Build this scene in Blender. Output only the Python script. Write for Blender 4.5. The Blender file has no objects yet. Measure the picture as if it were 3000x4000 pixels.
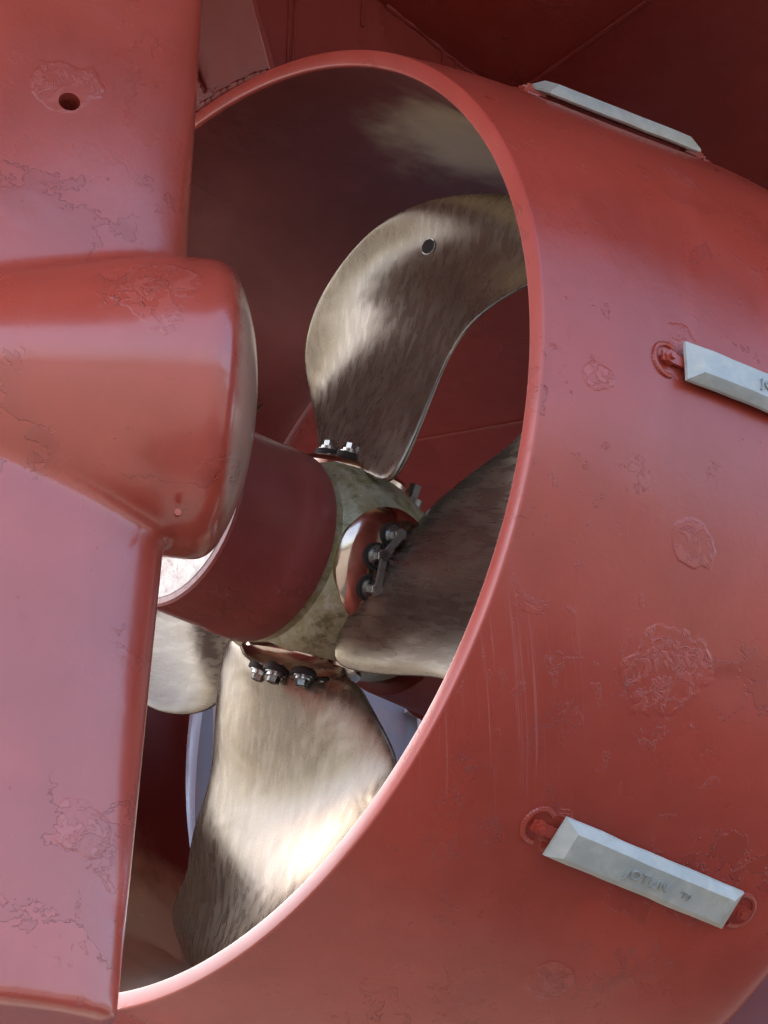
import bpy, bmesh, math, random
from mathutils import Vector, Matrix, noise
R=math.radians
S=bpy.context.scene
COL=S.collection
# ------------------------------------------------------------------ camera
cam=bpy.data.cameras.new('camera'); co=bpy.data.objects.new('camera',cam); COL.objects.link(co)
cam.sensor_fit='VERTICAL'; cam.sensor_height=36.0; cam.lens=36.0*2500/1024
cam.clip_start=.1; cam.clip_end=2000
Rv=Vector((0.7368858,-0.67591273,0.01188709)); Uv=Vector((-0.32510116,-0.3389013,0.88286757)); Vv=Vector((0.59271288,0.65443708,0.46947156))
m=Matrix((Rv,Uv,-Vv)).transposed().to_4x4(); m.translation=Vector((-5.31315384,-7.05292494,-4.66566139))
co.matrix_world=m; S.camera=co
cam.dof.use_dof=False
# ------------------------------------------------------------------ light
SUN_ROT=R(-22); SUN_EL=R(58)
w=bpy.data.worlds.new('World'); S.world=w; w.use_nodes=True
nt=w.node_tree; nt.nodes.clear()
sky=nt.nodes.new('ShaderNodeTexSky'); sky.sky_type='NISHITA'; sky.sun_disc=False
sky.sun_elevation=SUN_EL; sky.sun_rotation=SUN_ROT; sky.air_density=1.0; sky.dust_density=6.0; sky.ozone_density=1.0
bg=nt.nodes.new('ShaderNodeBackground'); bg.inputs['Strength'].default_value=.15
wo=nt.nodes.new('ShaderNodeOutputWorld'); nt.links.new(sky.outputs[0],bg.inputs[0]); nt.links.new(bg.outputs[0],wo.inputs[0])
sl=bpy.data.lights.new('sun','SUN'); sl.energy=3.5; sl.angle=R(.6); sl.color=(1,.95,.88)
so=bpy.data.objects.new('sun',sl); COL.objects.link(so)
sd=Vector((math.sin(SUN_ROT)*math.cos(SUN_EL),math.cos(SUN_ROT)*math.cos(SUN_EL),math.sin(SUN_EL)))
so.rotation_euler=sd.to_track_quat('Z','Y').to_euler()
S.view_settings.view_transform='Standard'; S.view_settings.look='None'; S.view_settings.gamma=1
S.view_settings.exposure=2.4
S.view_settings.use_curve_mapping=False

# ------------------------------------------------------------------ helpers
def empty(name,loc,label,cat,group=None):
    o=bpy.data.objects.new(name,None); COL.objects.link(o); o.location=loc
    o['label']=label; o['category']=cat
    if group: o['group']=group
    o.empty_display_size=.2
    return o
def wloc(o):
    l=Vector(o.location)
    p=o.parent
    while p: l+=Vector(p.location); p=p.parent
    return l
def obj(name,vs,fs,mat,parent=None,smooth=True,local=False,label=None):
    me=bpy.data.meshes.new(name)
    off=Vector((0,0,0)) if (parent is None or local) else wloc(parent)
    me.from_pydata([tuple(Vector(v)-off) for v in vs],[],fs)
    me.materials.append(mat)
    bm=bmesh.new(); bm.from_mesh(me); bmesh.ops.remove_doubles(bm,verts=bm.verts,dist=1e-6)
    bmesh.ops.recalc_face_normals(bm,faces=bm.faces); bm.to_mesh(me); bm.free()
    for p in me.polygons: p.use_smooth=smooth
    if smooth: me.set_sharp_from_angle(angle=R(38))
    o=bpy.data.objects.new(name,me); COL.objects.link(o)
    if parent: o.parent=parent
    if label: o['label']=label
    return o
def revolve(prof,n=160,closed=False,cx=0,a0=0,a1=360):
    """prof: list of (x,r) about the X axis"""
    vs=[];fs=[];full=abs(a1-a0)>=360
    k=len(prof);m_=n if full else n+1
    for i in range(m_):
        t=R(a0+(a1-a0)*i/n)
        for (x,r) in prof: vs.append((cx+x,-r*math.cos(t),r*math.sin(t)))
    for i in range(n):
        j=(i+1)%m_
        for q in range(k if closed else k-1):
            q2=(q+1)%k
            fs.append((i*k+q,i*k+q2,j*k+q2,j*k+q))
    return vs,fs
def tube(p0,p1,r,n=12,cap=True,r1=None):
    p0=Vector(p0);p1=Vector(p1);d=(p1-p0).normalized();u=d.orthogonal().normalized();v=d.cross(u)
    if r1 is None: r1=r
    vs=[];fs=[]
    for p,rr in((p0,r),(p1,r1)):
        for i in range(n):
            a=2*math.pi*i/n; vs.append(p+u*rr*math.cos(a)+v*rr*math.sin(a))
    for i in range(n): j=(i+1)%n; fs.append((i,j,n+j,n+i))
    if cap: fs.append(tuple(range(n))); fs.append(tuple(range(n,2*n)))
    return vs,fs
def merge(*ms):
    V=[];F=[]
    for vs,fs in ms:
        b=len(V);V+=list(vs);F+=[tuple(i+b for i in f) for f in fs]
    return V,F
def box(c,u,v,w_,a,b,c_):
    c=Vector(c);vs=[c+u*a*i+v*b*j+w_*c_*k for i in(-1,1) for j in(-1,1) for k in(-1,1)]
    return vs,[(0,1,3,2),(4,6,7,5),(0,4,5,1),(2,3,7,6),(0,2,6,4),(1,5,7,3)]
def cr(pts,n):
    """catmull-rom through 2-tuples"""
    P=[pts[0]]+list(pts)+[pts[-1]];out=[]
    for i in range(1,len(P)-2):
        for k in range(n):
            t=k/n
            out.append(tuple(.5*((2*P[i][d])+(-P[i-1][d]+P[i+1][d])*t+(2*P[i-1][d]-5*P[i][d]+4*P[i+1][d]-P[i+2][d])*t*t+(-P[i-1][d]+3*P[i][d]-3*P[i+1][d]+P[i+2][d])*t**3) for d in range(2)))
    out.append(pts[-1]);return out

# ------------------------------------------------------------------ materials
def mat(name):
    m=bpy.data.materials.new(name); m.use_nodes=True
    n=m.node_tree.nodes; b=n['Principled BSDF']; return m,m.node_tree,b
class NB:
    def __init__(s,nt): s.nt=nt;s.tc=nt.nodes.new('ShaderNodeTexCoord')
    def new(s,t,**k):
        n=s.nt.nodes.new(t)
        for a,v in k.items(): setattr(n,a,v)
        return n
    def link(s,a,b): s.nt.links.new(a,b)
    def inp(s,sock,v):
        if hasattr(v,'node') or isinstance(v,bpy.types.NodeSocket): s.link(v,sock)
        else: sock.default_value=v
    def obj(s): return s.tc.outputs['Object']
    def map(s,scale=(1,1,1),loc=(0,0,0),rot=(0,0,0),src=None):
        n=s.new('ShaderNodeMapping'); s.link(src or s.obj(),n.inputs[0]); n.inputs[1].default_value=loc;n.inputs[2].default_value=rot;n.inputs[3].default_value=scale
        return n.outputs[0]
    def noise(s,scale,detail=4,rough=.5,vec=None,dist=0):
        n=s.new('ShaderNodeTexNoise'); s.link(vec or s.obj(),n.inputs['Vector']); n.inputs['Scale'].default_value=scale;n.inputs['Detail'].default_value=detail;n.inputs['Roughness'].default_value=rough;n.inputs['Distortion'].default_value=dist
        return n.outputs['Fac']
    def vor(s,scale,feature='F1',vec=None,rnd=1):
        n=s.new('ShaderNodeTexVoronoi',feature=feature); s.link(vec or s.obj(),n.inputs['Vector']); n.inputs['Scale'].default_value=scale;n.inputs['Randomness'].default_value=rnd
        return n.outputs['Distance']
    def math(s,op,a,b=0,c=0,clamp=False):
        n=s.new('ShaderNodeMath',operation=op,use_clamp=clamp)
        s.inp(n.inputs[0],a);s.inp(n.inputs[1],b)
        if op in('MULTIPLY_ADD','SMOOTH_MIN','COMPARE','WRAP'): s.inp(n.inputs[2],c)
        return n.outputs[0]
    def ss(s,v,a,b,lo=0,hi=1):
        n=s.new('ShaderNodeMapRange',interpolation_type='SMOOTHSTEP'); s.inp(n.inputs[0],v)
        n.inputs[1].default_value=a;n.inputs[2].default_value=b;n.inputs[3].default_value=lo;n.inputs[4].default_value=hi
        return n.outputs[0]
    def dist(s,p):
        n=s.new('ShaderNodeVectorMath',operation='DISTANCE'); s.link(s.obj(),n.inputs[0]); n.inputs[1].default_value=p
        return n.outputs['Value']
    def mix(s,f,a,b):
        n=s.new('ShaderNodeMix',data_type='RGBA'); s.inp(n.inputs[0],f); s.inp(n.inputs[6],a if not isinstance(a,tuple) else (*a,1)); s.inp(n.inputs[7],b if not isinstance(b,tuple) else (*b,1))
        return n.outputs[2]
    def bump(s,h,strength,dist,b):
        n=s.new('ShaderNodeBump'); n.inputs['Strength'].default_value=strength;n.inputs['Distance'].default_value=dist
        s.link(h,n.inputs['Height']); s.link(n.outputs[0],b.inputs['Normal'])
def paint(name,base=(.375,.050,.030),rough=.3,crough=.22,blisters=(),cells=1.0,lumps=1.0,coat=.4,drips=True,streak=None):
    m,nt,b=mat(name);N=NB(nt)
    # colour: faint clouding where coats differ and faint vertical washing marks
    n1=N.noise(1.3,4,.55); n2=N.noise(1,5,.6,vec=N.map((7,7,.8)))
    c=N.mix(N.ss(n1,.3,.7),tuple(x*.88 for x in base),tuple(x*1.12 for x in base))
    f=N.math('MULTIPLY',N.ss(n2,.45,.8),.22)
    pa=N.noise(1.15,7,.62,dist=.35); c=N.mix(N.math('MULTIPLY',N.math('MULTIPLY',N.ss(pa,.548,.552),N.ss(N.noise(1.7,2),.46,.58)),.35),c,tuple(x*.72 for x in base))
    c=N.mix(f,c,tuple(min(1,x*1.2+.035) for x in base))
    if streak:
        def dot(a):
            n_=N.new('ShaderNodeVectorMath',operation='DOT_PRODUCT');N.link(N.obj(),n_.inputs[0]);n_.inputs[1].default_value=a;return n_.outputs['Value']
        cb=N.new('ShaderNodeCombineXYZ');N.link(dot(tuple(62*v for v in (.86,-.32,.39))),cb.inputs[0]);N.link(dot(tuple(.8*v for v in (-.42,-.58,.70))),cb.inputs[1])
        sv=N.noise(1,4,.75,vec=cb.outputs[0])
        g0=N.math('MULTIPLY',N.ss(N.dist(streak[2]),streak[3],streak[3]*.3),streak[1])
        c=N.mix(N.math('MULTIPLY',N.ss(sv,.56,.66),g0),c,(.50,.20,.18))
    N.link(c,b.inputs['Base Color'])
    r=N.ss(N.noise(3,4,.6),.25,.75,rough-.05,rough+.08); N.link(r,b.inputs['Roughness'])
    b.inputs['IOR'].default_value=1.55
    b.inputs['Coat Weight'].default_value=coat; b.inputs['Coat Roughness'].default_value=crough
    # relief: wandering edges of overlapping coats, orange peel, blister clusters
    a=N.noise(1.15,7,.62,dist=.35); e1=N.ss(a,.548,.552); mask=N.ss(N.noise(1.7,2),.46,.58)
    a2=N.noise(2.6,8,.68,vec=N.map(loc=(3.1,7.7,1.3))); e2=N.ss(a2,.60,.606)
    mask2=N.ss(N.noise(1.1,2,vec=N.map(loc=(9,2,5))),.5,.6)
    h=N.math('MULTIPLY',e1,mask); h=N.math('MULTIPLY_ADD',N.math('MULTIPLY',e2,mask2),.7,h)
    h=N.math('MULTIPLY',h,cells)
    op=N.noise(45,3,.6); h=N.math('MULTIPLY_ADD',op,.17*lumps,h)
    e3=N.math('MULTIPLY',N.ss(N.noise(10,6,.65,dist=.4),.60,.63),N.ss(N.noise(1.6,2,vec=N.map(loc=(4,11,2))),.50,.62)); h=N.math('MULTIPLY_ADD',e3,.38*cells,h)
    h=N.math('MULTIPLY_ADD',N.noise(5,3),.5*lumps,h)
    sp=N.ss(N.vor(7),.05,.02); h=N.math('MULTIPLY_ADD',sp,.35,h)
    tot=None
    for (p,rad) in blisters:
        d=N.math('ADD',N.dist(p),N.math('MULTIPLY',N.math('SUBTRACT',N.noise(6,3),.5),rad*1.6))
        g=N.ss(d,rad,rad*.86)
        tot=g if tot is None else N.math('MAXIMUM',tot,g)
    if tot is not None:
        bl=N.ss(N.noise(17,4,.65,dist=1.0),.48,.56)
        c=N.mix(N.math('MULTIPLY',N.math('MULTIPLY',tot,bl),.30),c,tuple(min(1,x*1.15+.06) for x in base)); N.link(c,b.inputs['Base Color'])
        edge=N.math('MULTIPLY',tot,N.math('ADD',N.math('MULTIPLY',bl,.42),.45))
        h=N.math('ADD',h,edge)
    h=N.math('MULTIPLY_ADD',N.noise(1.9,2),2.2*lumps,h)
    N.bump(h,1.0,.0042,b)
    return m
def metal(name,cols,rough,metallic=1.0,streak=(1,1,1),scale=3,bump=.15,detail=6,rr=.1,lump=0,fine=1,dirt=None):
    m,nt,b=mat(name);N=NB(nt)
    v=N.map(streak)
    n1=N.noise(scale,detail,.62,vec=v,dist=.5); n2=N.noise(scale*2.7,detail,.65,vec=v,dist=.3)
    c=N.mix(N.ss(n1,.35,.68),cols[0],cols[1])
    c=N.mix(N.math('MULTIPLY',N.ss(n2,.45,.75),.6),c,cols[2])
    if dirt: c=N.mix(N.math('MULTIPLY',N.ss(N.noise(dirt[1],5,.7),.52,.66),dirt[2]),c,dirt[0])
    N.link(c,b.inputs['Base Color']); b.inputs['Metallic'].default_value=metallic
    N.link(N.ss(n2,.3,.7,rough-rr,rough+rr),b.inputs['Roughness'])
    h=N.math('ADD',N.math('MULTIPLY',n1,.6),N.math('MULTIPLY',n2,.4))
    if lump: h=N.math('MULTIPLY_ADD',N.noise(3.2,2,.5,dist=.8),lump,N.math('MULTIPLY',h,fine))
    N.bump(h,bump,.02,b)
    return m
# ------------------------------------------------------------------ rudder frame
PH=R(34); A=Vector((math.cos(PH),-math.sin(PH),0)); Nn=Vector((math.sin(PH),math.cos(PH),0)); B0=Vector((-.48285,-.75064,0))
def rp(s,n,z): return B0+A*s+Nn*n+Vector((0,0,z))
RUD0=rp(-1.6,0,-2.38); NOZ0=Vector((1.0,0,-2.0))
def nb(x,az,r=None):
    if r is None: r=2.0+.15*x
    t=R(az); return tuple(Vector((x,-r*math.cos(t),r*math.sin(t)))-NOZ0)
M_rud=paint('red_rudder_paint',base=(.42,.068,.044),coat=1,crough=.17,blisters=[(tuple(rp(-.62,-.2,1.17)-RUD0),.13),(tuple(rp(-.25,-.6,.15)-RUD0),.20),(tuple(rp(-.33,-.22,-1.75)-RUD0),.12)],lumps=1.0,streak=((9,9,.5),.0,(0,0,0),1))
M_noz=paint('red_nozzle_paint',coat=.2,crough=.3,blisters=[(nb(.70,-18),.10),(nb(.74,-30),.16),(nb(.95,31),.10),(nb(.58,1),.12),(nb(.22,-5),.07),(nb(.62,-48),.09),(nb(1.0,-62),.1)],streak=((50,50,1.1),.34,nb(.12,-40),.60))
M_rim=paint('red_rim_paint',base=(.42,.06,.042),rough=.36,lumps=.6,cells=.6)
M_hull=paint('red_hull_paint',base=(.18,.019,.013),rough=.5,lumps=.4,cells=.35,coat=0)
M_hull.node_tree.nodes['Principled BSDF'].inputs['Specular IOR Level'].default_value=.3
M_hb=paint('red_headbox_paint',base=(.19,.026,.020),rough=.5,lumps=.6,cells=.8)
_hb=M_hb.node_tree.nodes['Principled BSDF']; _hb.inputs['Coat Weight'].default_value=0; _hb.inputs['Specular IOR Level'].default_value=.25
M_cap=paint('dull_red_cap_paint',base=(.24,.048,.042),rough=.42,lumps=1.4,cells=.7)
M_bronze=metal('brushed_bronze',((.205,.170,.135),(.235,.198,.157),(.275,.235,.187)),.28,metallic=.82,streak=(1.6,5,1.3),scale=2.6,bump=.13,rr=.05,detail=1.6,lump=2.2,fine=.14)
M_copper=metal('polished_copper_bronze',((.52,.38,.30),(.62,.50,.41),(.78,.68,.56)),.15,scale=4,bump=.05,rr=.04)
M_hub=metal('weathered_hub',((.36,.35,.24),(.24,.23,.10),(.52,.51,.42)),.42,metallic=.3,scale=13,bump=.2,dirt=((.11,.10,.05),11,.8))
M_steel=metal('bolt_steel',((.30,.31,.30),(.42,.43,.42),(.6,.6,.58)),.28,scale=14,bump=.08)
M_bar=metal('locking_bar_steel',((.25,.24,.22),(.34,.33,.31),(.42,.41,.38)),.42,metallic=.7,scale=14,bump=.1)
M_white=metal('white_cap_face',((.50,.50,.50),(.62,.62,.61),(.40,.40,.41)),.35,metallic=0,scale=8,bump=.5)
M_zinc=metal('zinc_anode',((.40,.42,.40),(.50,.51,.48),(.62,.61,.53)),.55,metallic=.15,scale=5,bump=.12,dirt=((.40,.34,.22),4,.35))
M_zinc2=metal('zinc_lettering',((.34,.36,.35),(.38,.40,.39),(.44,.45,.42)),.5,metallic=.25,scale=3,bump=.02)
M_wall=metal('grey_blue_wall_paint',((.11,.135,.165),(.12,.145,.175),(.14,.165,.19)),.6,metallic=0,scale=.8,bump=.1,dirt=((.25,.20,.17),1.5,.25))
M_pipe=metal('grey_pipe_paint',((.28,.29,.31),(.32,.33,.35),(.25,.24,.23)),.5,metallic=0,scale=2,bump=.05)
M_floor=metal('concrete',((.055,.053,.05),(.075,.072,.068),(.045,.043,.04)),.9,metallic=0,scale=.7,bump=.2)
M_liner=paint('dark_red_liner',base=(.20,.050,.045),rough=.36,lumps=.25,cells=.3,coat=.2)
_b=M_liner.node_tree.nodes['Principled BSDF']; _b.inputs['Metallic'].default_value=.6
# pale sandy tint with an uneven border on the front end of the rudder bulb
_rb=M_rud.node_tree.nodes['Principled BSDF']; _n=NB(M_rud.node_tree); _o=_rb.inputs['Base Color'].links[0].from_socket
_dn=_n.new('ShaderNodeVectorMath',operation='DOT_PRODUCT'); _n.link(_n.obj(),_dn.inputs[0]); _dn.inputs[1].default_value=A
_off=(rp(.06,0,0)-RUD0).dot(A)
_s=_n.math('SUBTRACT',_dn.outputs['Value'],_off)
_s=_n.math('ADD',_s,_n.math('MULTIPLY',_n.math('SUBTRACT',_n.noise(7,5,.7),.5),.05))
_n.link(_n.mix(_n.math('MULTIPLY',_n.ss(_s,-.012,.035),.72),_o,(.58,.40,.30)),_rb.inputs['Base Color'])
# tan sheen of reflected light painted into the liner colour as soft patches
N_=NB(M_liner.node_tree)
_old=_b.inputs['Base Color'].links[0].from_socket
_w=None
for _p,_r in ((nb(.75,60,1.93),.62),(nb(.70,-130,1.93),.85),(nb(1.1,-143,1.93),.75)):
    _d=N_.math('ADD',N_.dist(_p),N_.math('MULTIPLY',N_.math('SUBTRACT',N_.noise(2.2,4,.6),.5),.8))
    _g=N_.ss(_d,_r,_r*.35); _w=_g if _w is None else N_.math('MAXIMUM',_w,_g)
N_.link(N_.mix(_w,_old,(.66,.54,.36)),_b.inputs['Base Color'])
M_dark=metal('dark_hole',((.02,.015,.015),(.03,.02,.02),(.02,.02,.02)),.8,metallic=0)

# ------------------------------------------------------------------ setting
g=600
o=obj('dock_floor',[(-g,-g,-6.3),(g,-g,-6.3),(g,g,-6.3),(-g,g,-6.3)],[(0,1,2,3)],M_floor,smooth=False); o['kind']='structure'
# dock side wall with its pipes
wl=empty('dock_wall',(15,10.4,-6.3),'grey blue steel dock side wall with vertical pipes, seen through the nozzle below the blades','wall')
X,Y,Z=Vector((1,0,0)),Vector((0,1,0)),Vector((0,0,1))
obj('wall_panel',*box((16,10.2,0),X,Y,Z,13,.2,6.3),M_wall,wl,smooth=False)
for px in (7.98,10.60,10.78):
    dx=-.055
    ms=[tube((px+dx*(-6.3-4),9.86,-6.3),(px+dx*(6.2-4),9.86,6.2),.045 if px<9 else .03)]
    for zz in (-4,-1.5,.9,3.2,5.4): ms.append(box((px+dx*(zz-4),9.9,zz),X,Y,Z,.09,.09,.02))
    obj('pipe',*merge(*ms),M_pipe,wl)

# ------------------------------------------------------------------ hull
hl=empty('ship_hull',(4,0,2.3),'dark red painted underside of the ship above the nozzle, crossed by thin weld seams','ship hull')
def hz(x,y):
    ay=abs(y)
    b=2.58-.18*(x-1.18) if x<3.4 else 2.58-.18*2.22-.05*(x-3.4)
    if x<0.0: b=2.58+.2124-.10*x
    return b+.07*max(0,ay-.42)+.9*max(0,(ay-3.6)/1.0)**2
xs=[-6.0+ .4*i for i in range(46)]; ys=[-4.8+.2*i for i in range(49)]
V=[];F=[]
for x in xs:
    for y in ys: V.append((x,y,hz(x,y)))
ny=len(ys)
for i in range(len(xs)-1):
    for j in range(ny-1): F.append((i*ny+j,(i+1)*ny+j,(i+1)*ny+j+1,i*ny+j+1))
# closed topsides
nb0=len(V)
for x in xs:
    for y in (ys[0]-.25,ys[-1]+.25): V.append((x,y,8.5))
for i in range(len(xs)-1):
    F.append((i*ny,(i+1)*ny,nb0+2*(i+1),nb0+2*i)); F.append((i*ny+ny-1,(i+1)*ny+ny-1,nb0+2*(i+1)+1,nb0+2*i+1))
    F.append((nb0+2*i,nb0+2*i+1,nb0+2*i+3,nb0+2*i+2))
F.append(tuple([j for j in range(ny)]+[nb0+1,nb0])); k=(len(xs)-1)
F.append(tuple([k*ny+j for j in range(ny)]+[nb0+2*k+1,nb0+2*k]))
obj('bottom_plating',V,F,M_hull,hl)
def seam(pts,r=.012,name='weld_seam'):
    ms=[]
    for a,b in zip(pts[:-1],pts[1:]): ms.append(tube(a,b,r,8,False))
    return obj(name,*merge(*ms),M_hull,hl)
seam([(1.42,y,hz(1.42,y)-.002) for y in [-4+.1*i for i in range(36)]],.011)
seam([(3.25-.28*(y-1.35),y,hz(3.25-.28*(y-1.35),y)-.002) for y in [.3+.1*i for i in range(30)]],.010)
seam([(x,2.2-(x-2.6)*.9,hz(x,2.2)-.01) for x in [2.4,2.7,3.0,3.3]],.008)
# stern tube bossing and skeg
obj('stern_tube_bossing',*revolve([(1.17,.0),(1.17,.36),(1.20,.41),(1.5,.42),(1.52,.44),(1.62,.44),(1.64,.47),(3,.55),(9,.8)],96),M_hull,hl)
sk=[];
for x,zb,h2 in ((2.6,.2,.10),(3.0,-2.5,.2),(5,-2.6,.45),(11,-2.6,.9)):
    sk+= [(x+(0 if x>2.6 else .9),-h2,2.6),(x,-h2,zb),(x,h2,zb),(x+(0 if x>2.6 else .9),h2,2.6)]
obj('skeg',sk,[(4*i+a,4*i+b,4*i+4+b,4*i+4+a) for i in range(3) for a,b in((0,1),(1,2),(2,3))]+[(0,1,2,3)],M_hull,hl,smooth=False)

# ------------------------------------------------------------------ nozzle
nz=empty('propeller_nozzle',NOZ0,'huge red painted ring nozzle surrounding the bronze propeller','nozzle')
outer=cr([(0.0,2.0),(.25,2.062),(.55,2.118),(1.0,2.18),(1.45,2.246),(1.62,2.268),(1.75,2.27),(1.82,2.245),(1.83,2.21),(1.77,2.14),(1.64,2.01),(1.57,1.955)],6)
obj('outer_shell',*revolve(outer,256),M_noz,nz)
inner=cr([(1.57,1.955),(1.45,1.935),(1.1,1.925),(.6,1.92),(.2,1.922),(.012,1.930)],6)
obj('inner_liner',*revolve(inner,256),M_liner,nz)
rim=[(.002,2.001),(-.004,1.999),(-.007,1.995),(-.008,1.99),(-.008,1.940),(-.006,1.934),(-.001,1.931),(.012,1.930)]
_rm=obj('trailing_edge_ring',*revolve(rim,256),M_rim,nz); _rm.data.set_sharp_from_angle(angle=R(20))
# headbox: raked box between the nozzle top and the hull
def hbx(z,y): return .03-.47*(z-1.97)
hb=[]
for (x0,z0) in ((.035,1.93),(-.33,2.95)):
    for y in(-.42,.50): hb.append((x0,y,z0))
for (x1,z1) in ((1.75,1.93),(1.75,2.95)):
    for y in(-.42,.50): hb.append((x1,y,z1))
obj('headbox',hb,[(0,1,3,2),(4,5,7,6),(0,2,6,4),(1,3,7,5),(2,3,7,6),(0,1,5,4)],M_hb,nz,smooth=False)
# weld beads and paint runs on the headbox
ms=[]
def bead(p,q,r,n=14,j=.006):
    p=Vector(p);q=Vector(q);random.seed(int(p.x*100+q.z*77));pts=[p.lerp(q,i/n)+Vector([random.uniform(-j,j) for _ in range(3)]) for i in range(n+1)]
    for a,b in zip(pts[:-1],pts[1:]): ms.append(tube(a,b,r*random.uniform(.8,1.2),8,False))
bead((.03,-.42,1.94),(-.33,-.42,2.95),.014);obj('weld_bead',*merge(*ms),M_hb,nz);ms=[]
for k in range(24):
    y0=-.40+.85*k/24;y1=y0+.85/24
    p=lambda y:(hbx(math.sqrt(max(0,2.03**2-y*y)),y)-.005,y,math.sqrt(2.012**2-y*y))
    ms.append(tube(p(y0),p(y1),.013+.004*(k%3),8,False))
obj('weld_bead',*merge(*ms),M_hb,nz);ms=[]
bead((.66,-.425,2.68),(1.4,-.425,2.55),.014);obj('weld_bead',*merge(*ms),M_hb,nz);ms=[]
bead((-.14,.05,2.33),(-.02,.0,2.07),.010);obj('weld_bead',*merge(*ms),M_hb,nz)
for (x,z0,l) in ((.10,2.6,.6),(.13,2.62,.58),(.52,2.68,.2),(1.02,2.62,.17),(1.03,2.62,.16),(1.10,2.60,.1)):
    ms=[];bead((x,-.423,z0),(x,-.423,z0-l),.007,8,.002);obj('paint_run',*merge(*ms),M_hb,nz)

# ------------------------------------------------------------------ rudder with bulb
rd=empty('ship_rudder',RUD0,'tall glossy red rudder with a bulb on its front, filling the left side','rudder')
Z0,Z1=-2.355,2.70
def nose(z):
    if z<-.2: return -.115-.035*(-z-.2)
    return -.105
def sect(z,n=40):
    """closed outline (s,n) of the blade section"""
    s0=nose(z);c=2.9+.1*z;t=.25
    out=[]
    for i in range(n+1):
        u=(1-math.cos(math.pi*i/n))/2
        y=5*t*2*.5*(.2969*math.sqrt(u)*1.0-.1260*u-.3516*u*u+.2843*u**3-.1036*u**4)*2
        out.append((s0-u*c,y))
    return out
V=[];F=[];rows=[]
zz=[Z0+(Z1-Z0)*i/60 for i in range(61)]
for z in zz:
    up=sect(z); ring=[(s,-y) for s,y in up]+[(s,y) for s,y in up[::-1][1:-1]]
    rows.append(len(ring)); V+=[rp(s,n,z) for s,n in ring]
k=rows[0]
for i in range(60):
    for j in range(k): F.append((i*k+j,i*k+(j+1)%k,(i+1)*k+(j+1)%k,(i+1)*k+j))
F.append(tuple(range(k)));F.append(tuple(60*k+j for j in range(k)))
# bulb of revolution about the chord line at shaft height
bp=[(-2.3,.0),(-2.25,.08),(-2.0,.20),(-1.6,.27),(-1.2,.36),(-.8,.44),(-.45,.515),(-.25,.553),(-.10,.560),(-.035,.560),(.0,.552),(.03,.53),(.055,.49),(.095,.40),(.13,.28),(.15,.14),(.155,.0)]
bp=cr(bp[:-1],4)+[(.155,0)]
b0=len(V);nn=96
for i in range(nn):
    t=2*math.pi*i/nn
    for (s,r) in bp: V.append(rp(s+.02,.985*r*math.cos(t),.985*r*math.sin(t)-.045))
kb=len(bp)
for i in range(nn):
    for q in range(kb-1): F.append((b0+i*kb+q,b0+i*kb+q+1,b0+((i+1)%nn)*kb+q+1,b0+((i+1)%nn)*kb+q))
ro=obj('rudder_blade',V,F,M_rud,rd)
def apply_mods(o):
    dg=bpy.context.evaluated_depsgraph_get(); dg.update()
    me=bpy.data.meshes.new_from_object(o.evaluated_get(dg)); o.modifiers.clear(); old=o.data; o.data=me; me.name=old.name
md=ro.modifiers.new('r','REMESH'); md.mode='VOXEL'; md.voxel_size=.02
md=ro.modifiers.new('s','SMOOTH'); md.factor=.5; md.iterations=9
apply_mods(ro)
for p in ro.data.polygons: p.use_smooth=True
# lifting holes cut into the side
def cutter(s,z,r,d0,d1):
    me=bpy.data.meshes.new('c'); vs,fs=tube(rp(s,d0,z)-RUD0,rp(s,d1,z)-RUD0,r,28); me.from_pydata([tuple(v) for v in vs],[],fs)
    bm=bmesh.new();bm.from_mesh(me);bmesh.ops.recalc_face_normals(bm,faces=bm.faces);bm.to_mesh(me);bm.free()
    c=bpy.data.objects.new('c',me);COL.objects.link(c);c.location=RUD0;return c
c1=cutter(-.595,1.112,.041,-.5,-.02)
bpy.context.view_layer.update()
md=ro.modifiers.new('b','BOOLEAN');md.operation='DIFFERENCE';md.object=c1;md.solver='EXACT'
apply_mods(ro)
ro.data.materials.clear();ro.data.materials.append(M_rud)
bpy.data.objects.remove(c1)
for p in ro.data.polygons: p.use_smooth=True
ro.data.set_sharp_from_angle(angle=R(50))
obj('drain_plug',*merge(tube(rp(-.10,-.20,-.59),rp(-.10,-.245,-.605),.012,12)),M_rud,rd)
obj('rudder_stock',*tube(rp(-1.5,0,2.5),rp(-1.5,0,3.2),.3,32),M_rud,rd)

# ------------------------------------------------------------------ propeller
X0=.72;AL=69.7
pr=empty('ship_propeller',(X0,0,0),'four bladed bronze propeller with its hub inside the red nozzle','propeller')
hub=obj('hub',*revolve([(.44,.0),(.44,.385),(.50,.39),(.54,.43),(.60,.452),(.66,.466),(.72,.47),(.78,.466),(.85,.452),(.92,.43),(1.0,.405),(1.13,.37),(1.15,.36),(1.15,.0)],128),M_hub,pr)
cap=obj('hub_cap',*revolve([(-.03,.30),(-.035,.36),(-.03,.396),(-.02,.405),(.2,.407),(.30,.405),(.31,.410),(.44,.408),(.458,.400),(.462,.388),(.44,.38)],128),M_cap,pr)
obj('cap_end_face',*revolve([(-.028,.0),(-.028,.29),(-.036,.31),(-.036,.372),(-.03,.375)],96),M_white,cap,label='bright white end disc of the dull red cap')
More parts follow.
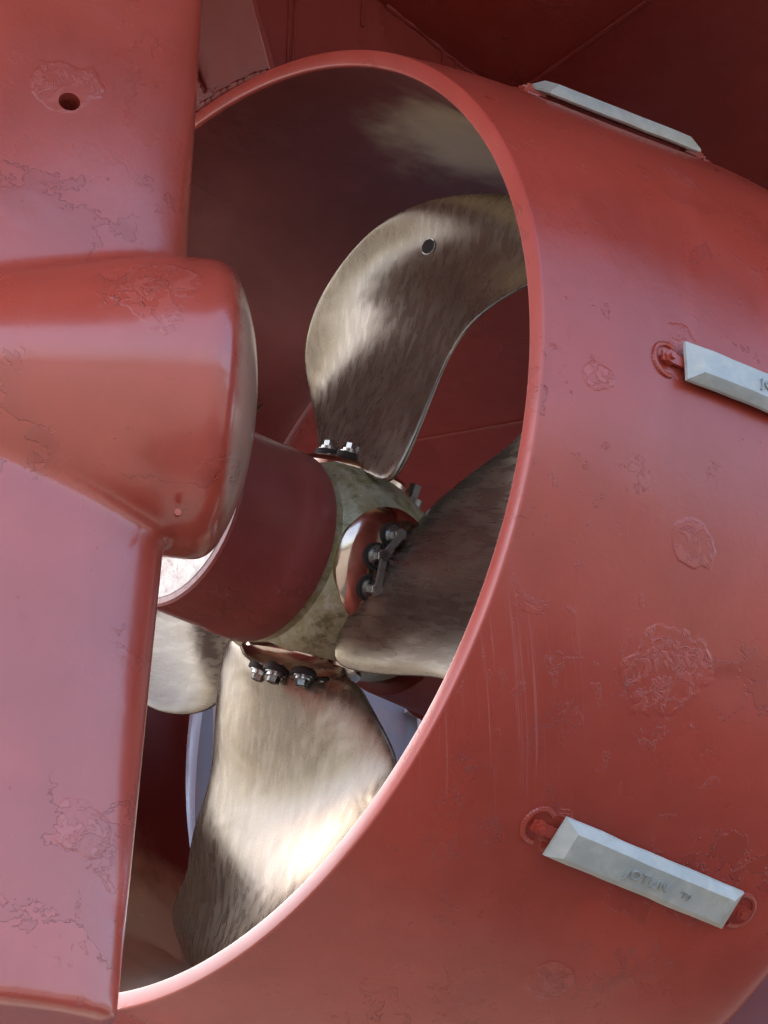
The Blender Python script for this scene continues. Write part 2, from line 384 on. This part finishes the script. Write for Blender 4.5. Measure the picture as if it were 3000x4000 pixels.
# small marks on the hub
ms=[]
def on_hub(x,az,r=.412): t=R(az); return Vector((x,-r*math.cos(t),r*math.sin(t)))
def radial(az): t=R(az); return Vector((0,-math.cos(t),math.sin(t)))
pp=on_hub(.645,36,.395); obj('hub_plug',*merge(tube(pp,pp+radial(36)*.018,.028,20),tube(pp+radial(36)*.016,pp+radial(36)*.021,.013,6)),M_hub,hub)
pp=on_hub(1.07,66,.38); obj('hub_bolt',*merge(tube(pp-radial(62)*.02,pp+radial(62)*.05,.05,16),tube(pp+radial(62)*.05,pp+radial(62)*.11,.028,6)),M_bar,hub)
# blade outline, fitted: angle of both edges and their axial position by radius
rs=[.5,.75,1.0,1.25,1.5,1.75,1.905]
thM=[-0.936,-0.631,-0.444,-0.427,-0.47,-0.535,-0.535]; xM=[-0.074,-0.019,0.04,0.094,0.225,0.368,0.543]
thP=[0.566,0.639,0.644,0.529,0.249,-0.13,-0.469]; xP=[0.117,0.161,0.185,0.071,-0.003,0.162,0.59]
def solve_m(v):
    import numpy as np
    n=len(rs);A_=np.eye(n);b=np.zeros(n);h=[rs[i+1]-rs[i] for i in range(n-1)]
    for i in range(1,n-1):
        A_[i,i-1]=h[i-1];A_[i,i]=2*(h[i-1]+h[i]);A_[i,i+1]=h[i];b[i]=6*((v[i+1]-v[i])/h[i]-(v[i]-v[i-1])/h[i-1])
    return np.linalg.solve(A_,b).tolist()
def spl(v):
    mm=solve_m(v)
    def f(r):
        k=0
        while k<len(rs)-2 and r>rs[k+1]: k+=1
        h=rs[k+1]-rs[k];t=r-rs[k];a=(v[k+1]-v[k])/h-h*(2*mm[k]+mm[k+1])/6
        return v[k]+a*t+mm[k]/2*t*t+(mm[k+1]-mm[k])/(6*h)*t**3
    return f
fM,gM,fP,gP=spl(thM),spl(xM),spl(thP),spl(xP)
NR,NU=72,48
def blade_verts():
    """local frame: X axial, Y tangential (+P side), Z radial"""
    V=[];F=[]
    for side in(-1,1):
        for i in range(NR+1):
            f=i/NR
            # finely spaced at the tip so that its corner rounds off
            r=.452+(1.905-.452)*(f)
            rr=max(r,.5)
            a,b,c,d=fM(rr),fP(rr),gM(rr),gP(rr)
            # rounded root corners
            if r<.60:
                k=(.60-r)/(.60-.452); cut=1-math.sqrt(max(0,1-k*k)); a+=.42*cut; b-=.22*cut
            if r>1.84:
                k=(r-1.84)/(1.905-1.84); cut=1-math.sqrt(max(0,1-k*k)); a+=.05*cut; b-=.10*cut
            tk=.062*(1-f)**1.3+.011
            for j in range(NU+1):
                u=(1-math.cos(math.pi*j/NU))/2
                th=a+(b-a)*u; x=c+(d-c)*u
                ch=(b-a)*r
                x+= .02*ch*4*u*(1-u)                       # camber
                hump=math.exp(-((r-.45)/.16)**2)*math.exp(-((u-.56)/.22)**2)*.05
                y=tk*(4*u*(1-u))**.6+.0035+hump
                x+=side*y
                V.append((x,r*math.sin(th),r*math.cos(th)))
    o_=(NR+1)*(NU+1)
    for i in range(NR):
        for j in range(NU):
            q=i*(NU+1)+j
            F.append((q,q+1,q+NU+2,q+NU+1)); F.append((o_+q,o_+q+NU+1,o_+q+NU+2,o_+q+1))
        for j in(0,NU):
            q=i*(NU+1)+j; F.append((q,q+NU+1,o_+q+NU+1,o_+q))
    for i in (0,NR):
        for j in range(NU):
            q=i*(NU+1)+j; F.append((q,q+1,o_+q+1,o_+q))
    return V,F
blade_names=[(AL,'top'),(AL-90,'side'),(AL-180,'low'),(AL-270,'far')]
def sph_h(p,q,r=.49): return math.sqrt(max(.01,r*r-p*p-q*q))
def palm_verts():
    V=[];F=[];nr=14;na=64;RP=.258
    for i in range(nr+1):
        rr=RP*i/nr
        for k in range(na):
            t=2*math.pi*k/na; p,q=rr*math.cos(t),rr*math.sin(t)
            h=sph_h(p,q)-(.012*max(0,(rr/RP-.93)/.07)**2)
            V.append((p+.028,q,h))
    for i in range(nr):
        for k in range(na): j=(k+1)%na; F.append((i*na+k,i*na+j,(i+1)*na+j,(i+1)*na+k))
    b=len(V)
    for k in range(na):
        t=2*math.pi*k/na; V.append((RP*math.cos(t)+.028,RP*math.sin(t),.25))
    for k in range(na): j=(k+1)%na; F.append((nr*na+k,nr*na+j,b+j,b+k))
    return V,F
def bolt_verts(p,q):
    h=sph_h(p,q); n=Vector((p,q,h)).normalized();n=(n*.5+Vector((0,0,1))*.5).normalized(); c=Vector((p,q,h))
    a=tube(c-n*.02,c+n*.008,.046,24); b=tube(c+n*.006,c+n*.020,.036,24); d=tube(c+n*.018,c+n*.044,.027,6); e=tube(c+n*.044,c+n*.047,.027,6,r1=.021)
    return merge(a,b,d,e)
def recess_verts(p,q):
    h=sph_h(p,q); n=Vector((p,q,h)).normalized();n=(n*.5+Vector((0,0,1))*.5).normalized(); c=Vector((p,q,h))
    return tube(c-n*.02,c+n*.003,.057,28)
def bar_verts(p0,p1):
    def top(p,q):
        h=sph_h(p,q);n=Vector((p,q,h)).normalized();n=(n*.5+Vector((0,0,1))*.5).normalized();return Vector((p,q,h))+n*.052,n
    a,na_=top(*p0);b,nb_=top(*p1);d=(b-a).normalized();n=(na_+nb_).normalized();u=d.cross(n).normalized()
    m1=box((a+b)/2,d,u,n,(b-a).length/2+.008,.0135,.007)
    return merge(m1,tube(a-na_*.01,a+na_*.008,.023,6),tube(b-nb_*.01,b+nb_*.008,.023,6))
BOLTS=[(-.035,.125),(-.095,.02),(-.078,-.108)]
def rotm(al):
    t=R(al); er=Vector((0,-math.cos(t),math.sin(t))); et=Vector((0,math.sin(t),math.cos(t)))
    return Matrix((Vector((1,0,0)),et,er)).transposed().to_4x4()
first=None;PROTO={}
for bi,(al,_) in enumerate(blade_names):
    if first is None:
        bl=obj('blade',*blade_verts(),M_bronze,pr,local=True)
        first=bl; PROTO['palm']=obj('palm',*palm_verts(),M_copper,bl,local=True)
        kids=[PROTO['palm']]
        for s_ in (1,-1):
            for p,q in BOLTS:
              kids.append(obj('bolt_recess',*recess_verts(p if s_>0 else -p+.03,q),M_dark,bl,local=True))
              kids.append(obj('bolt',*bolt_verts(p if s_>0 else -p+.03,q),M_steel,bl,local=True,smooth=False))
    else:
        bl=first.copy();COL.objects.link(bl);bl.parent=pr
        for kchild in kids:
            c=kchild.copy();COL.objects.link(c);c.parent=bl
    bl.matrix_local=rotm(al)
    bl['label']=['blade rising to the top, with a small round plug','blade reaching towards the camera on the right','bright lower blade hanging down','blade half hidden behind the rudder'][bi]
    if bi==0:
        t=R(-2.0);rr=1.477
        # find the aft surface of the blade at this spot
        a,b,c_,d_=fM(rr),fP(rr),gM(rr),gP(rr);u=(t-a)/(b-a);x=c_+(d_-c_)*u+.02*(b-a)*rr*4*u*(1-u)
        tk=.062*(1-(rr-.452)/1.453)**1.3+.011; x-=tk*(4*u*(1-u))**.6+.0035
        c0=Vector((x,rr*math.sin(t),rr*math.cos(t)))
        def sf(r_,u_):
            th_=fM(r_)+(fP(r_)-fM(r_))*u_; f_=(r_-.452)/1.453
            x_=gM(r_)+(gP(r_)-gM(r_))*u_+.02*(fP(r_)-fM(r_))*r_*4*u_*(1-u_)-(.062*(1-f_)**1.3+.011)*(4*u_*(1-u_))**.6-.0035
            return Vector((x_,r_*math.sin(th_),r_*math.cos(th_)))
        nrm=(sf(rr+.02,u)-sf(rr-.02,u)).cross(sf(rr,u+.02)-sf(rr,u-.02)).normalized()
        if nrm.x>0: nrm=-nrm
        c0=sf(rr,u)
        obj('round_plug',*tube(c0-nrm*.02,c0+nrm*.004,.034,28),M_dark,bl,local=True)
        u1=nrm.orthogonal().normalized();v1=nrm.cross(u1);ms=[]
        for k in range(28):
            e0,e1=[c0+nrm*.003+(u1*math.cos(q)+v1*math.sin(q))*.035 for q in(2*math.pi*k/28,2*math.pi*(k+1)/28)]
            ms.append(tube(e0,e1,.0022,6,False))
        obj('plug_ring',*merge(*ms),M_steel,bl,local=True)
    if bi==1:
        obj('locking_bar',*bar_verts(BOLTS[0],BOLTS[1]),M_bar,bl,local=True,smooth=False)
        obj('locking_bar',*bar_verts(BOLTS[1],BOLTS[2]),M_bar,bl,local=True,smooth=False)

# ------------------------------------------------------------------ anodes
def out_r(x):
    for (a,b) in zip(outer[:-1],outer[1:]):
        if a[0]<=x<=b[0]: return a[1]+(b[1]-a[1])*(x-a[0])/(b[0]-a[0])
    return 2.2
def anode(az,x0,x1,label,text=True,tw=0):
    t=R(az);er=Vector((0,-math.cos(t),math.sin(t)));et=Vector((0,math.sin(t),math.cos(t)))
    p0=Vector((x0,0,0))+er*out_r(x0);p1=Vector((x1,0,0))+er*out_r(x1)
    ex=(p1-p0).normalized(); ez=ex.cross(et).normalized(); ey=et
    if ez.dot(er)<0: ez=-ez
    ey=ez.cross(ex)
    rt=empty('anode',(p0+p1)/2,label,'anode','zinc anodes bolted round the nozzle')
    M3=Matrix((ex,ey,ez)).transposed().to_4x4()
    rt.matrix_world=Matrix.Translation((p0+p1)/2)@M3
    L=(p1-p0).length/2; W=.080; H0=.022;H1=.078
    vs=[];rows_=[]
    # bottom, shoulder, top loops with slightly uneven cast edges
    n=16
    def loop(l,w_,h):
        out=[]
        for i in range(n+1): out.append((-l+2*l*i/n,-w_,h))
        for i in range(1,5): out.append((l,-w_+2*w_*i/4,h))
        for i in range(1,n+1): out.append((l-2*l*i/n,w_,h))
        for i in range(1,4): out.append((-l,w_-2*w_*i/4,h))
        return out
    for (l,w_,h) in ((L-.012,W-.008,H0),(L,W,H0+.008),(L-.002,W-.002,H0+.02),(L-.045,W-.026,H1-.004),(L-.050,W-.031,H1)):
        lp=loop(l,w_,h)
        lp=[(x+noise.noise(Vector((x*9,y*9,h*9+az)))*.0035,y+noise.noise(Vector((x*9+5,y*9,h*9+az)))*.0035,z+noise.noise(Vector((x*7,y*7+9,az)))*.003) for x,y,z in lp]
        rows_.append(len(vs));vs+=lp
    k=len(lp);fs=[]
    for a in range(4):
        for i in range(k): fs.append((rows_[a]+i,rows_[a]+(i+1)%k,rows_[a+1]+(i+1)%k,rows_[a+1]+i))
    fs.append(tuple(range(rows_[0],rows_[0]+k)));fs.append(tuple(range(rows_[4],rows_[4]+k)))
    body=obj('zinc_bar',vs,fs,M_zinc,rt,local=True); body.data.set_sharp_from_angle(angle=R(20))
    for s_ in(-1,1):
        cx=s_*(L+.055)
        ms=[box((s_*(L+.03),0,.016),X,Y,Z,.06,.020,.006),tube((cx,0,0),(cx,0,.030),.028,6),tube((cx,0,.03),(cx,0,.042),.013,12)]
        obj('stud',*merge(*ms),M_noz,rt,local=True)
        ms=[];N_=22
        for q in range(N_):
            a0=R(55+230*q/N_);a1=R(55+230*(q+1)/N_)
            sx=-s_
            def pt(a): return (cx+sx*math.cos(a)*.056*1.0,math.sin(a)*.064,-.002)
            ms.append(tube(pt(a0),pt(a1),.0115,8,False))
        obj('weld_ring',*merge(*ms),M_noz,rt,local=True)
    if text:
        for (s,sx,size,xx) in (('JOTUN',1.12,.052,-.015),("'70",1.1,.036,.165)):
            cu=bpy.data.curves.new('t','FONT');cu.body=s;cu.size=size;cu.extrude=.0065 if len(s)>3 else .003;cu.bevel_depth=.0012 if len(s)>3 else .0002;cu.align_x='CENTER';cu.align_y='CENTER';cu.space_character=1.12
            cu.offset=-.0012 if len(s)>3 else 0
            to=bpy.data.objects.new('t',cu);COL.objects.link(to)
            dg=bpy.context.evaluated_depsgraph_get();me=bpy.data.meshes.new_from_object(to.evaluated_get(dg));bpy.data.objects.remove(to)
            me.materials.clear();me.materials.append(M_zinc2)
            for v in me.vertices: v.co=Vector((v.co.x*sx+xx,v.co.y-.006,v.co.z+H1+.002))
            lo=bpy.data.objects.new('lettering',me);COL.objects.link(lo);lo.parent=body
    return rt
anode(-48.0,.585,1.42,'pale zinc anode with raised lettering, lowest of the three on the nozzle')
anode(-.4,.56,1.41,'pale zinc anode cut off by the right picture edge halfway up the nozzle')
anode(52.0,.70,1.55,'pale zinc anode on top of the nozzle against the dark hull',text=False)
